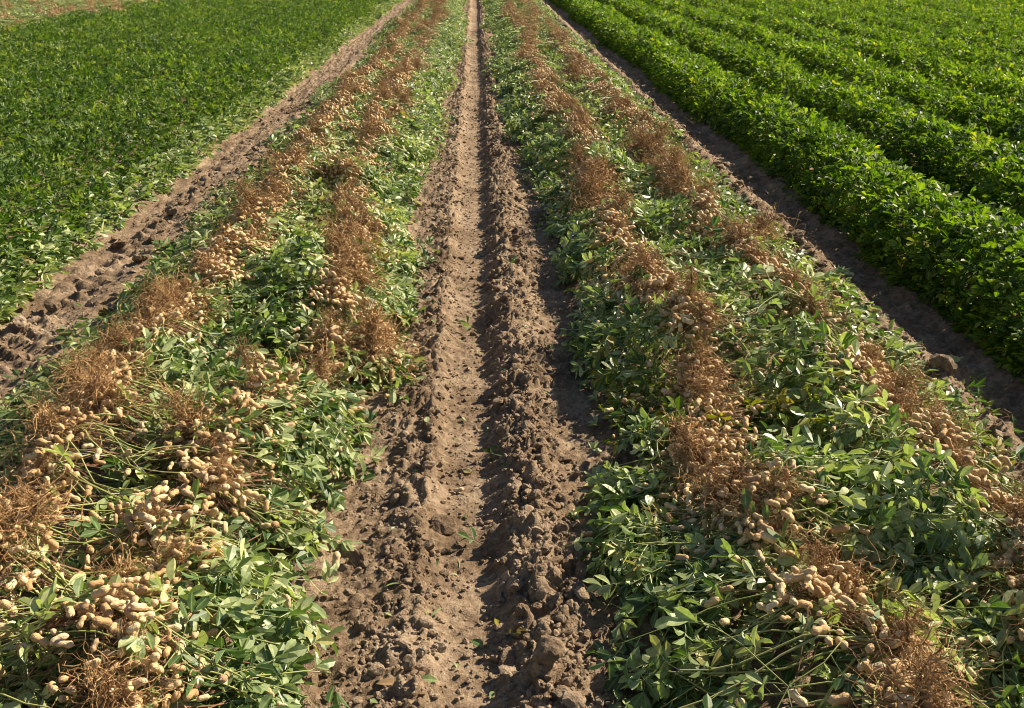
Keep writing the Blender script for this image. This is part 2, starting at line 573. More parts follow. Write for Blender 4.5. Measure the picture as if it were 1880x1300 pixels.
def pod_shape(seed, single=False, small=1.0):
    r = random.Random(seed)
    if single:
        t = np.array([0, 0.08, 0.25, 0.5, 0.75, 0.92, 1.0])
        w = np.array([0.12, 0.5, 0.9, 1.0, 0.85, 0.45, 0.12])
        L, D = 0.0225 * small, 0.0158 * small
    else:
        t = np.array([0, 0.05, 0.16, 0.3, 0.44, 0.54, 0.66, 0.8, 0.92, 1.0])
        k = r.uniform(0.76, 0.95)
        w = np.array([0.12, 0.5, 0.88, 1.0, 0.86 * k + 0.1, k, 0.93, 1.02 * r.uniform(0.9, 1.05), 0.62, 0.14])
        L, D = 0.0375 * r.uniform(0.84, 1.12) * small, 0.0166 * r.uniform(0.9, 1.1) * small
    bend = r.uniform(-0.12, 0.18)
    S = len(t)
    P = np.stack([bend * L * np.sin(t * math.pi), (t - 0.5) * L, 0 * t], -1)[None]
    V, F = tubes(P, (w * D / 2)[None], 9)
    V = V * (1 + 0.03 * np.sin(V[:, :1] * 900 + V[:, 1:2] * 700))
    a, b = len(V), len(V) + 1
    V = np.concatenate([V, P[0, :1], P[0, -1:] + [[0.0015, 0.001, 0]]])
    j = np.arange(9)
    F = np.concatenate([F, np.stack([np.full(9, a), (j + 1) % 9, j], -1), np.stack([np.full(9, b), (S - 1) * 9 + j, (S - 1) * 9 + (j + 1) % 9], -1)])
    return V, F, {}


POD = [pod_shape(1), pod_shape(2), pod_shape(3), pod_shape(4), pod_shape(5), pod_shape(6, False, 0.85), pod_shape(7, True), pod_shape(8, True, 0.8)]
POD_P = np.array([0.15, 0.14, 0.13, 0.12, 0.11, 0.13, 0.14, 0.08])


def root_shape(seed, n=150, thick=1.0, segs=8):
    """a tangle of fine root fibres that springs from the upturned crown"""
    g = np.random.default_rng(seed)
    lean = g.normal(0, 0.3, 2)
    hgt = g.uniform(0.06, 0.13)
    t0 = g.random(n) ** 1.2
    start = np.stack([lean[0] * t0 * hgt, lean[1] * t0 * hgt, t0 * hgt], -1) + g.normal(0, 0.008, (n, 3))
    spread = g.normal(0, 1, (n, 3)) * np.array([1, 1, 0.7]) + np.array([0, 0, 0.35])
    mat = g.random(n) < 0.46                                # half of the fibres lie matted over the pods
    off = g.normal(0, 0.045, (n, 2)) * np.array([g.uniform(0.7, 1.5), g.uniform(0.7, 1.5)])
    start[mat] = np.column_stack([off[mat], g.uniform(0.0, 0.045, mat.sum())])
    spread[mat, 2] *= 0.5
    spread /= np.linalg.norm(spread, axis=1, keepdims=True)
    L = g.uniform(0.03, 0.12, n)
    P = [start]
    d = spread
    for q in range(segs - 1):
        d = d + g.normal(0, 0.5, (n, 3)) + np.array([0, 0, -0.05])
        d /= np.linalg.norm(d, axis=1, keepdims=True)
        P.append(P[-1] + d * (L / (segs - 1))[:, None])
    P = np.stack(P, 1)
    P[:, :, 2] = np.maximum(P[:, :, 2], -0.05)
    R = np.linspace(1, 0.45, segs)[None] * g.uniform(0.0005, 0.0012, n)[:, None] * thick
    V, F = tubes(P, R, 3)
    tint = np.repeat(g.random(n), segs * 3)
    # woody taproot
    t = np.linspace(-0.25, 1, 6)
    hh = hgt * g.uniform(0.55, 1.05)
    TP = np.stack([lean[0] * t * hh + 0.011 * np.sin(t * g.uniform(3, 7)), lean[1] * t * hh + 0.011 * np.cos(t * g.uniform(3, 7)), t * hh], -1)[None]
    TV, TF = tubes(TP, np.array([0.0065, 0.006, 0.005, 0.0036, 0.0022, 0.0008])[None] * g.uniform(0.55, 1.05), 6)
    return (V, F, {'tint': tint}), (TV, TF, {})


ROOTS = [root_shape(500 + k, 400) for k in range(10)]
ROOTS_FAR = [root_shape(600 + k, 90, 1.7, 5) for k in range(6)]


def clod_shape(seed, sub=1):
    g = np.random.default_rng(seed)
    ph = (1 + 5 ** 0.5) / 2
    V = np.array([(-1, ph, 0), (1, ph, 0), (-1, -ph, 0), (1, -ph, 0), (0, -1, ph), (0, 1, ph), (0, -1, -ph), (0, 1, -ph), (ph, 0, -1), (ph, 0, 1), (-ph, 0, -1), (-ph, 0, 1)], float)
    V /= np.linalg.norm(V, axis=1, keepdims=True)
    F = [(0, 11, 5), (0, 5, 1), (0, 1, 7), (0, 7, 10), (0, 10, 11), (1, 5, 9), (5, 11, 4), (11, 10, 2), (10, 7, 6), (7, 1, 8), (3, 9, 4), (3, 4, 2), (3, 2, 6), (3, 6, 8), (3, 8, 9), (4, 9, 5), (2, 4, 11), (6, 2, 10), (8, 6, 7), (9, 8, 1)]
    for _ in range(sub):
        V = list(V)
        c, G = {}, []

        def mid(a, b):
            kx = (min(a, b), max(a, b))
            if kx not in c:
                m = (V[a] + V[b]) / 2
                c[kx] = len(V)
                V.append(m / np.linalg.norm(m))
            return c[kx]
        for a, b, d in F:
            ab, bd, da = mid(a, b), mid(b, d), mid(d, a)
            G += [(a, ab, da), (b, bd, ab), (d, da, bd), (ab, bd, da)]
        F = G
    V = np.array(V)
    for _ in range(7):                                   # broken faces
        nrm = g.normal(0, 1, 3)
        nrm /= np.linalg.norm(nrm)
        lim = g.uniform(0.55, 0.9)
        dd = V @ nrm
        V = V - np.clip(dd - lim, 0, None)[:, None] * nrm
    V = V * (1 + g.normal(0, 0.05, (len(V), 1)))
    V = V * np.array([g.uniform(0.8, 1.3), g.uniform(0.7, 1.2), g.uniform(0.55, 0.85)])
    return V, np.array(F), {}


CLOD = [clod_shape(700 + k, 2) for k in range(8)]
CRUMB = [clod_shape(720 + k, 0) for k in range(6)]


# ------------------------------------------------------------------ geometry nodes for uncountable foliage
def scatter_group(name, coll):
    ng = bpy.data.node_groups.new(name, 'GeometryNodeTree')
    ng.interface.new_socket('Geometry', in_out='INPUT', socket_type='NodeSocketGeometry')
    ng.interface.new_socket('Geometry', in_out='OUTPUT', socket_type='NodeSocketGeometry')
    gi, go = ng.nodes.new('NodeGroupInput'), ng.nodes.new('NodeGroupOutput')
    ip = ng.nodes.new('GeometryNodeInstanceOnPoints')
    ci = ng.nodes.new('GeometryNodeCollectionInfo')
    ci.inputs['Collection'].default_value = coll
    ci.inputs['Separate Children'].default_value = True
    ci.inputs['Reset Children'].default_value = True

    def attr(nm, ty):
        n = ng.nodes.new('GeometryNodeInputNamedAttribute')
        n.data_type = ty
        n.inputs['Name'].default_value = nm
        return n.outputs['Attribute']
    L = ng.links.new
    L(gi.outputs[0], ip.inputs['Points'])
    L(ci.outputs[0], ip.inputs['Instance'])
    ip.inputs['Pick Instance'].default_value = True
    L(attr('pick', 'INT'), ip.inputs['Instance Index'])
    L(attr('turn', 'FLOAT_VECTOR'), ip.inputs['Rotation'])
    L(attr('size', 'FLOAT_VECTOR'), ip.inputs['Scale'])
    L(ip.outputs[0], go.inputs[0])
    return ng


def scatter(name, group, P, pick, turn, size, parent=None):
    me = bpy.data.meshes.new(name)
    me.from_pydata([tuple(p) for p in P], [], [])
    for nm, ty, v in (('pick', 'INT', pick), ('turn', 'FLOAT_VECTOR', turn), ('size', 'FLOAT_VECTOR', size)):
        a = me.attributes.new(nm, ty, 'POINT')
        a.data.foreach_set('value' if ty == 'INT' else 'vector', np.ascontiguousarray(v, dtype=np.int32 if ty == 'INT' else np.float32).ravel())
    o = new_obj(name, me, parent)
    o.modifiers.new('scatter', 'NODES').node_group = group
    o['kind'] = 'stuff'
    return o


def proto_collection(name, meshes):
    c = bpy.data.collections.new(name)
    for k, me in enumerate(meshes):
        c.objects.link(bpy.data.objects.new('%s_%02d' % (name, k), me))
    return c


# ------------------------------------------------------------------ standing crop on the sunny side
SEG = 0.6


def row_leaves(g, n, hw, hmax, flat, length=SEG, deep=0.10, y0=0.0, loose=0.45):
    """positions and turns of leaves over a rounded hedge-like row"""
    s = np.sign(g.random(n) - 0.5) * np.where(g.random(n) < 0.3, g.uniform(0.8, 1.0, n), g.random(n) ** 0.85)
    x = s * hw * (1 + 0.06 * g.normal(0, 1, n))
    prof = (1 - np.clip(np.abs(s), 0, 1) ** flat) ** 0.55
    y = y0 + g.random(n) * length
    z = hmax * (0.12 + 0.88 * prof) * (1 + 0.07 * g.normal(0, 1, n)) - g.exponential(deep, n) * 0.6
    z = np.where(g.random(n) < 0.2, z * g.uniform(0.2, 1.0, n), z)
    side = np.abs(s) > 0.82                                # the flank reaches down to the soil
    z = np.where(side, z * g.uniform(0.35, 1.1, n), z)
    z = np.maximum(z, 0.03)
    out = np.where(s > 0, -math.pi / 2, math.pi / 2)       # heading that points away from the middle
    w = np.clip(np.abs(s) * 1.2, 0, 1) ** 2
    yaw = np.where(g.random(n) < w * 0.75, out + g.normal(0, 0.7, n), g.uniform(0, 2 * math.pi, n))
    pitch = g.normal(0.25, loose, n) - 0.35 * w
    roll = g.normal(0, loose, n)
    return np.stack([x, y, z], -1), yaw, pitch, roll


def row_mesh(name, seed, n, shapes, mat, hw, hmax, flat, size=1.0, loose=0.45):
    g = np.random.default_rng(seed)
    T, yaw, pitch, roll = row_leaves(g, n, hw, hmax, flat, loose=loose)
    V, F, A = merge(shapes, g.integers(0, len(shapes), n), rot(yaw, pitch, roll), g.uniform(0.78, 1.2, n) * size, T, g.random(n))
    return mesh_np(name, V, F, mat, A)


right_near = [row_mesh('row_near', 800 + k, 780, LEAF_UP, M_CROP, 0.255, 0.32, 2.8) for k in range(8)]
right_far = [row_mesh('row_far', 820 + k, 580, LEAF_LOW, M_CROP, 0.255, 0.32, 2.8, 1.0) for k in range(8)]
left_near = [row_mesh('low_row_near', 840 + k, 880, LEAF_UP, M_CROP_L, 0.50, 0.25, 2.7, 0.82, 0.6) for k in range(8)]
left_far = [row_mesh('low_row_far', 860 + k, 640, LEAF_LOW, M_CROP_L, 0.50, 0.25, 2.7, 0.92, 0.6) for k in range(8)]
G_RIGHT = scatter_group('right_rows', proto_collection('right_rows', right_near + right_far))
G_LEFT = scatter_group('left_rows', proto_collection('left_rows', left_near + left_far))

LEAF_ME = [mesh_np('leaf', V, F, M_DUG, A) for V, F, A in LEAF]
LEAF_YELLOW_ME = [mesh_np('wilted_leaf', V, F, M_YELLOW, A) for V, F, A in LEAF]
LEAF_CROP_ME = [mesh_np('crop_leaf', V, F, M_CROP, A) for V, F, A in LEAF_UP]
LEAF_CROPL_ME = [mesh_np('low_crop_leaf', V, F, M_CROP_L, A) for V, F, A in LEAF_UP]


def row_points(x, y0, y1, g, split):
    P, pick, turn, size = [], [], [], []
    y = y0
    while y < y1:
        vis = any(in_view(x + a, y + b, 0.3) for a in (-0.5, 0, 0.5) for b in (0, 0.7))
        if vis:
            k = int(g.integers(0, 8)) + (8 if y > split else 0)
            if g.random() < 0.5:
                P.append((x, y, 0)); turn.append((0, 0, 0))
            else:
                P.append((x, y + SEG, 0)); turn.append((0, 0, math.pi))
            pick.append(k)
            w = g.uniform(0.92, 1.08)
            size.append((w, 1.04, g.uniform(0.88, 1.12)))
        y += SEG * 0.98
    return P, pick, turn, size


ORD = ['first', 'second', 'third', 'fourth', 'fifth', 'sixth', 'seventh', 'eighth', 'ninth', 'tenth', 'eleventh', 'twelfth', 'thirteenth', 'fourteenth', 'fifteenth', 'sixteenth', 'seventeenth', 'eighteenth', 'nineteenth', 'twentieth']
ROW_X0, ROW_D = 2.33, 0.88


def build_right_rows():
    for k in range(18):
        g = np.random.default_rng(900 + k)
        x = ROW_X0 + ROW_D * k
        P, pick, turn, size = row_points(0, 0.6, 40, g, 9.0) if False else row_points_at(x, g)
        if not P:
            continue
        root = new_obj('peanut_row', None)
        root.location = (x, P[0][1], 0)
        if k == 0:
            lb = 'standing green peanut row that borders the shaded wheel track and dug plants'
        else:
            lb = '%s standing green peanut row counted outward from the shaded wheel track' % ORD[k]
        tag(root, lb, 'crop row', 'standing peanut rows beside the shaded track')
        P = np.array(P) - np.array([x, P[0][1], 0])
        scatter('foliage', G_RIGHT, P, pick, turn, size, root)
        n = {0: 280, 1: 220, 2: 120}.get(k, 0)             # leaves near enough to pick out one by one
        if n:
            yn = root.location.y + (0.0 if k else 0.3)
            T, yaw, pitch, roll = row_leaves(g, n, 0.26, 0.325, 2.8, 3.2 if k < 2 else 3.0, 0.01, 0.2)
            R = rot(yaw, pitch, roll)
            for q in range(n):
                T[q, 2] += 0.015
                new_obj('leaf', LEAF_CROP_ME[q % 10], root, mat4(R[q], g.uniform(0.9, 1.3), T[q]))


def row_points_at(x, g):
    P, pick, turn, size = [], [], [], []
    wob = g.uniform(0, 9)
    y = 0.9
    while y < 40:
        if any(in_view(x + a, y + b, 0.25) for a in (-0.45, 0.45) for b in (0, 0.6)):
            dx = 0.035 * math.sin(y * 1.1 + wob) + g.normal(0, 0.01)
            k = int(g.integers(0, 8)) + (8 if math.hypot(x, y) > 9 else 0)
            flip = g.random() < 0.5
            P.append((x + dx, y + (SEG if flip else 0), 0.0))
            turn.append((0, 0, math.pi if flip else 0))
            pick.append(k)
            size.append((g.uniform(0.95, 1.06), 1.06, g.uniform(0.93, 1.07)))
        y += SEG * 0.97
    return P, pick, turn, size


build_right_rows()


# ------------------------------------------------------------------ low crop on the other side
def build_left_crop():
    root = new_obj('peanut_crop', None)
    root.location = (-2.6, 4.0, 0)
    tag(root, 'wide low carpet of green peanut plants with leafy edge along the cracked soil strip', 'crop')
    PP, KK, TT, SS = [], [], [], []
    for k in range(6):
        x = -2.8 - 0.86 * k
        P, pick, turn, size = row_points_at(x, np.random.default_rng(950 + k))
        PP += P; KK += pick; TT += turn; SS += size
    scatter('foliage', G_LEFT, np.array(PP) - np.array([-2.6, 4.0, 0]), KK, TT, SS, root)
    g = np.random.default_rng(33)
    n = 290                                                # trailing shoots along the edge
    y = 3.4 + 9.5 * g.random(n) ** 1.5
    edge = -2.08 + 0.07 * nz1(y, 1.7, 5) + 0.04 * nz1(y, 5, 6)
    off = np.abs(g.normal(0, 0.13, n))
    x = edge - off
    z = 0.045 + 0.42 * np.clip(off, 0, 0.45) + g.uniform(0, 0.04, n)
    R = rot(-math.pi / 2 + g.normal(0, 0.9, n), g.normal(-0.1, 0.3, n), g.normal(0, 0.4, n))
    for q in range(n):
        me = LEAF_CROPL_ME if g.random() < 0.25 else LEAF_ME
        new_obj('leaf', me[q % 10], root, mat4(R[q], g.uniform(0.8, 1.15), (x[q] + 2.6, y[q] - 4.0, z[q])))
    n = 4200                                               # the same edge farther off
    y = 3.2 + 34 * g.random(n) ** 1.3
    edge = -2.08 + 0.07 * nz1(y, 1.7, 5) + 0.04 * nz1(y, 5, 6)
    off = np.abs(g.normal(0, 0.16, n))
    T = np.stack([edge - off + 2.6, y - 4.0, 0.03 + 0.4 * np.clip(off, 0, 0.5) * g.uniform(0.4, 1.1, n)], -1)
    R = rot(-math.pi / 2 + g.normal(0, 1.0, n), g.normal(-0.1, 0.35, n), g.normal(0, 0.45, n))
    V, F, A = merge(LEAF_MID, g.integers(0, 10, n), R, g.uniform(0.75, 1.1, n), T, g.random(n))
    o = new_obj('edge_foliage', mesh_np('edge_foliage', V, F, M_DUG, A), root)
    o['kind'] = 'stuff'


build_left_crop()

# ------------------------------------------------------------------ dug plants in windrows
L_EY = np.array([1.2, 1.77, 2.05, 2.31, 2.55, 2.8, 3.0, 3.16, 3.3, 3.45, 3.9, 4.7, 5.8, 7.4, 12, 40])
L_EX = np.array([-0.27, -0.30, -0.40, -0.44, -0.42, -0.38, -0.42, -0.52, -0.38, -0.29, -0.33, -0.31, -0.37, -0.39, -0.42, -0.42])
R_EY = np.array([1.2, 1.73, 2.3, 2.6, 2.8, 3.1, 3.4, 3.97, 4.7, 7.3, 12, 40])
R_EX = np.array([0.21, 0.225, 0.28, 0.34, 0.37, 0.32, 0.28, 0.42, 0.37, 0.36, 0.27, 0.25])


def heap_z(x, y):
    """top of the heaped vines"""
    x = np.asarray(x, float)
    y = np.asarray(y, float)
    le, re = np.interp(y, L_EY, L_EX), np.interp(y, R_EY, R_EX)
    u = np.where(x < 0, (x + 1.68) / (le + 1.68), (x - re) / (1.68 - re))
    p = np.clip(4 * u * (1 - u), 0, 1) ** 0.6
    line = 0.05 * (np.exp(-((x + 1.12) / 0.13) ** 2) + np.exp(-((x + 0.74) / 0.13) ** 2) + np.exp(-((x - 0.72) / 0.14) ** 2) + np.exp(-((x - 1.2) / 0.14) ** 2))
    return (0.02 + 0.15 * p + line * p) * (0.58 + 0.84 * vnoise(x * 3.7, y * 3.7, 81))


class Plant:
    """where every stem, leaf, pod and peg of one upturned plant lies, relative to its base"""

    def __init__(self, seed, cx, cy, lean, reach_in, reach_out, n_stem, n_pod, z_of, dens=1.0, bare=1.0, wide=0.072, runners=12):
        g = np.random.default_rng(seed)
        self.g = g
        self.z_of = z_of
        cz = float(z_of(cx, cy)) + 0.005
        self.crown = np.array([cx, cy, cz])
        S = 8
        stems, leaves = [], []
        for k in range(n_stem):
            inward = g.random() < lean
            d = (1 if inward else -1)
            reach = (reach_in if inward else reach_out) * g.uniform(0.62, 1.05)
            a = g.normal(0, 0.42) + (math.pi if reach < 0 else 0)
            L = abs(reach)
            t = np.linspace(0, 1, S)
            wig = np.cumsum(g.normal(0, 0.27, S))
            ang = a + wig - wig.mean() * 0
            step = np.stack([np.cos(ang), np.sin(ang) * 0.9], -1) * L / (S - 1)
            xy = np.concatenate([[[0, 0]], np.cumsum(step[:-1], 0)]) + np.array([cx, cy]) + g.normal(0, 0.02, 2)
            lay = g.uniform(0.3, 0.9) if g.random() < 0.4 else g.uniform(1.0, 1.22)
            zt = z_of(xy[:, 0], xy[:, 1])
            z = zt * (lay + (1.06 - lay) * (1 - t) ** 2) + 0.008 + 0.012 * np.sin(t * 6 + g.uniform(0, 6)) * t
            z = np.maximum(z, 0.02)
            P = np.column_stack([xy, z])
            stems.append(P)
            nl = int(g.integers(6, 10) * dens * min(1.0, 0.35 + L * 1.6) * (1 if inward else bare))
            for q in range(nl):
                tt = 0.34 + 0.66 * ((q + g.random()) / nl) ** 0.8
                i = min(int(tt * (S - 1)), S - 2)
                f = tt * (S - 1) - i
                p = P[i] * (1 - f) + P[i + 1] * f
                hd = math.atan2(step[i][1], step[i][0]) - math.pi / 2
                leaves.append((p, hd + g.choice([-1, 1]) * g.uniform(0.15, 1.1), g.normal(-0.06, 0.27), g.normal(0, 0.4) + (math.pi if g.random() < 0.35 else 0), g.uniform(0.66, 1.08)))
        self.stems = np.array(stems)
        self.stem_r = np.array([np.linspace(0.0026, 0.0013, S) * g.uniform(0.7, 1.25) for _ in stems])
        self.leaves = leaves
        pods, pegs = [], []
        for k in range(n_pod):
            for _ in range(8):
                r = abs(g.normal(0, wide)) + 0.008
                if g.random() < 0.09:
                    r += g.uniform(0.05, 0.22)
                th = g.uniform(0, 2 * math.pi)
                x, y = cx + r * math.cos(th) * 1.05 + 0.03 * np.sign(reach_in) * g.random(), cy + r * math.sin(th) * 1.15
                z = float(z_of(x, y)) + 0.022 + g.random() * 0.075 * max(0, 1 - r / 0.13)
                p = np.array([x, y, z])
                if all(np.sum((p - o[0]) ** 2) > 0.00028 for o in pods):
                    break
            pods.append((p, g.uniform(0, 2 * math.pi), g.normal(0, 0.5), g.uniform(0, 6.3), g.uniform(0.74, 1.22), int(g.choice(8, p=POD_P))))
            if g.random() < 0.5:
                t = np.linspace(0, 1, 6)[:, None]
                a0 = self.crown + g.normal(0, 0.02, 3) + np.array([0, 0, 0.005])
                mid = (a0 + p) / 2 + g.normal(0, 0.016, 3) + np.array([0, 0, 0.012])
                pegs.append(a0 * (1 - t) ** 2 + 2 * mid * t * (1 - t) + p * t * t)
        self.pods = pods
        self.pegs = np.array(pegs)
        # stray thin brown runners and dry stalks tangled with the vines
        rl = []
        for k in range(runners):
            a = g.uniform(0, 6.3)
            L = g.uniform(0.08, 0.24)
            t = np.linspace(0, 1, 6)
            x = cx + np.cos(a) * t * L + np.cumsum(g.normal(0, 0.008, 6))
            y = cy + np.sin(a) * t * L + np.cumsum(g.normal(0, 0.008, 6))
            rl.append(np.column_stack([x, y, np.maximum(z_of(x, y) + g.uniform(0, 0.012) + 0.02 * np.sin(t * 3.1) * g.random(), 0.01)]))
        self.pegs = np.concatenate([self.pegs, np.array(rl)]) if len(self.pegs) else np.array(rl)

    def leaf_arrays(self):
        T = np.array([l[0] for l in self.leaves])
        a = np.array([l[1:] for l in self.leaves])
        e = 0.05
        gx = (self.z_of(T[:, 0] + e, T[:, 1]) - self.z_of(T[:, 0] - e, T[:, 1])) / (2 * e)
        gy = (self.z_of(T[:, 0], T[:, 1] + e) - self.z_of(T[:, 0], T[:, 1] - e)) / (2 * e)
        N = np.stack([-1.7 * np.clip(gx, -0.7, 0.7), -0.8 * np.clip(gy, -0.7, 0.7), np.ones(len(T))], -1)
        return T, align(N, rot(a[:, 0], a[:, 1], a[:, 2])), a[:, 3]

    def pod_arrays(self):
        T = np.array([p[0] for p in self.pods])
        a = np.array([p[1:5] for p in self.pods])
        return T, rot(a[:, 0], a[:, 1], a[:, 2]), a[:, 3], np.array([p[5] for p in self.pods])


POD_ME = [mesh_np('peanut', V, F, M_POD, smooth=True) for V, F, A in POD]
ROOT_ME = [mesh_np('roots', V, F, M_ROOT, A) for (V, F, A), _ in ROOTS]
TAP_ME = [mesh_np('taproot', V, F, M_TAP, smooth=True) for _, (V, F, A) in ROOTS]

# root lines: x, stems leaning towards (inward) with reach, the other way with reach
LINES = {
    'A': dict(x=-1.12, lean=0.72, rin=0.44, rout=-0.54),
    'B': dict(x=-0.74, lean=0.78, rin=0.44, rout=-0.34),
    'C': dict(x=0.72, lean=0.72, rin=-0.42, rout=0.40),
    'D': dict(x=1.20, lean=0.52, rin=-0.40, rout=0.44),
}


def line_x(key, y):
    s = {'A': 1, 'B': 2, 'C': 3, 'D': 4}[key]
    base = LINES[key]['x']
    if key == 'B':
        base = float(np.interp(y, [1.2, 1.9, 2.4, 3.0, 3.5, 4.2, 6], [-0.70, -0.74, -0.76, -0.72, -0.50, -0.62, -0.76]))
    if key == 'C':
        base = float(np.interp(y, [1.3, 1.9, 2.3, 2.7, 3.3, 4.2, 6], [0.79, 0.76, 0.72, 0.74, 0.74, 0.70, 0.70]))
    if key == 'D':
        base = float(np.interp(y, [1.3, 2.3, 3.0, 3.8, 5.0, 6], [1.22, 1.26, 1.32, 1.26, 1.14, 1.14]))
    return base + 0.05 * float(nz1(y, 1.9, 90 + s)) + 0.03 * float(nz1(y, 0.7, 95 + s)) + 0.06 * float(nz1(y, 0.45, 98 + s)) * min(1, max(0, (y - 4) / 4))


def mid_variant(seed, pods=50):
    """one upturned plant at the origin, joined by material, for plants too far to show single leaves"""
    p = Plant(seed, 0.0, 0.0, 0.74, 0.43, -0.4, 13, pods, lambda x, y: 0.05 + 0.16 * np.exp(-(np.asarray(x, float) / 0.34) ** 2) + 0 * np.asarray(y, float), 0.95, 1.0, 0.085)
    g = p.g
    T, R, S = p.leaf_arrays()
    V, F, A = merge(LEAF_MID, g.integers(0, 10, len(T)), R, S, T, g.random(len(T)))
    fol = (V, F, A)
    V, F = tubes(p.stems, p.stem_r, 4)
    stem = (V, F, {'tint': np.repeat(g.random(len(p.stems)), 32)})
    T, R, S, I = p.pod_arrays()
    pod = merge(POD, I, R, S, T, g.random(len(T)))
    V, F = tubes(p.pegs, np.full(p.pegs.shape[:2], 0.0011), 3)
    peg = (V, F, {'tint': g.random(len(V))})
    return fol, stem, pod, peg, p.crown


MID = [mid_variant(1000 + k, (58, 20, 44, 12, 50)[k % 5]) for k in range(10)]
MID_ME = [(mesh_np('foliage', f[0], f[1], M_DUG, f[2]), mesh_np('stems', s[0], s[1], M_STEM, s[2]), mesh_np('pods', d[0], d[1], M_POD, d[2], smooth=True),
           mesh_np('pegs', e[0], e[1], M_PEG, e[2])) for f, s, d, e, c in MID]


def under_variant(seed):
    """flattened lower leaves of one plant, never seen one by one"""
    g = np.random.default_rng(seed)
    n = 46
    x = g.uniform(-0.42, 0.42, n)
    y = g.normal(0, 0.12, n)
    z = 0.02 + g.random(n) * 0.11 * np.exp(-(x / 0.3) ** 2)
    R = rot(g.uniform(0, 6.3, n), g.normal(0, 0.4, n), g.normal(0, 0.5, n))
    return merge(LEAF_LOW, g.integers(0, 8, n), R, g.uniform(0.8, 1.1, n), np.stack([x, y, z], -1), g.random(n))


UNDER_ME = [mesh_np('lower_foliage', V, F, M_DUG, A) for V, F, A in (under_variant(1100 + k) for k in range(8))]

WHERE_SHORT = {'A': 'root line beside the cracked soil strip', 'B': 'root line above the lit furrow bank',
               'C': 'root line above the shaded furrow bank', 'D': 'root line beside the shaded wheel track'}


def near_plant(key, y, seed, pick_leaves, label, group):
    g = np.random.default_rng(seed)
    ln = LINES[key]
    cx = line_x(key, y)
    rin, rout = ln['rin'], ln['rout']
    if key == 'B':
        rin = max(0.12, float(np.interp(y, L_EY, L_EX)) - cx - 0.03)
    if key == 'C':
        rin = min(-0.12, float(np.interp(y, R_EY, R_EX)) - cx + 0.03)
    cx += g.normal(0, 0.045)
    x_low = key in 'AB'
    p = Plant(seed, cx, y, ln['lean'], rin, rout, int(g.integers(12, 16)), int(g.choice([20, 36, 46, 54, 62])), heap_z, 0.3 if (key == 'A' and y < 2.6) else 0.82, 0.15 if (x_low and y < 2.5) else 1.0, 0.095 if (x_low and y < 2.6) else 0.082, 60 if (x_low and y < 2.6) else 18)
    root = new_obj('uprooted_peanut_plant', None)
    base = np.array([cx, y, 0.0])
    root.location = base
    tag(root, label, 'peanut plant', group)
    yellow = key == 'C' and 2.9 < y < 3.08
    T, R, S = p.leaf_arrays()
    T = T - base
    me = LEAF_YELLOW_ME if yellow else LEAF_ME
    if pick_leaves:
        for q in range(len(T)):
            new_obj('leaf', me[int(g.integers(0, 10))], root, mat4(R[q], S[q], T[q]))
        for q in range(len(p.stems)):
            V, F = tubes(p.stems[q:q + 1] - base, p.stem_r[q:q + 1], 5)
            new_obj('stem', mesh_np('stem', V, F, M_STEM, smooth=True), root)
    else:
        V, F, A = merge(LEAF_MID, g.integers(0, 10, len(T)), R, S, T, g.random(len(T)))
        o = new_obj('foliage', mesh_np('foliage', V, F, M_YELLOW if yellow else M_DUG, A), root)
        o['kind'] = 'stuff'
        V, F = tubes(p.stems - base, p.stem_r, 4)
        new_obj('stems', mesh_np('stems', V, F, M_STEM, {'tint': np.repeat(g.random(len(p.stems)), 32)}, True), root)['kind'] = 'stuff'
    u = new_obj('lower_foliage', UNDER_ME[int(g.integers(0, 8))], root)
    sx = (abs(rin) + abs(rout)) / 0.84 * 0.95
    u.matrix_basis = Matrix.Translation(((rin + rout) / 2, 0, 0)) @ Matrix.Diagonal((sx, 1.0, 0.8, 1.0))
    u['kind'] = 'stuff'
    T, R, S, I = p.pod_arrays()
    T = T - base
    for q in range(len(T)):
        new_obj('peanut', POD_ME[I[q]], root, mat4(R[q], S[q], T[q]))
    V, F = tubes(p.pegs - base, np.full(p.pegs.shape[:2], 0.0010) * g.uniform(0.6, 1.4, (len(p.pegs), 1)), 3)
    new_obj('pegs', mesh_np('pegs', V, F, M_PEG, {'tint': np.repeat(g.random(len(p.pegs)), 18)}), root)['kind'] = 'stuff'
    k = int(g.integers(0, 10))
    ex, ey = g.normal(0, 0.25, 2)
    M = Matrix.Translation(p.crown - base) @ Matrix.Rotation(ex, 4, 'X') @ Matrix.Rotation(ey, 4, 'Y') @ Matrix.Rotation(g.uniform(0, 6.3), 4, 'Z') @ Matrix.Scale(g.choice([0.5, 0.85, 1.1, 1.35]) * g.uniform(0.85, 1.15), 4)
    ro = new_obj('roots', ROOT_ME[k], root, M)
    ro['kind'] = 'stuff'
    new_obj('taproot', TAP_ME[k], ro)
    return root


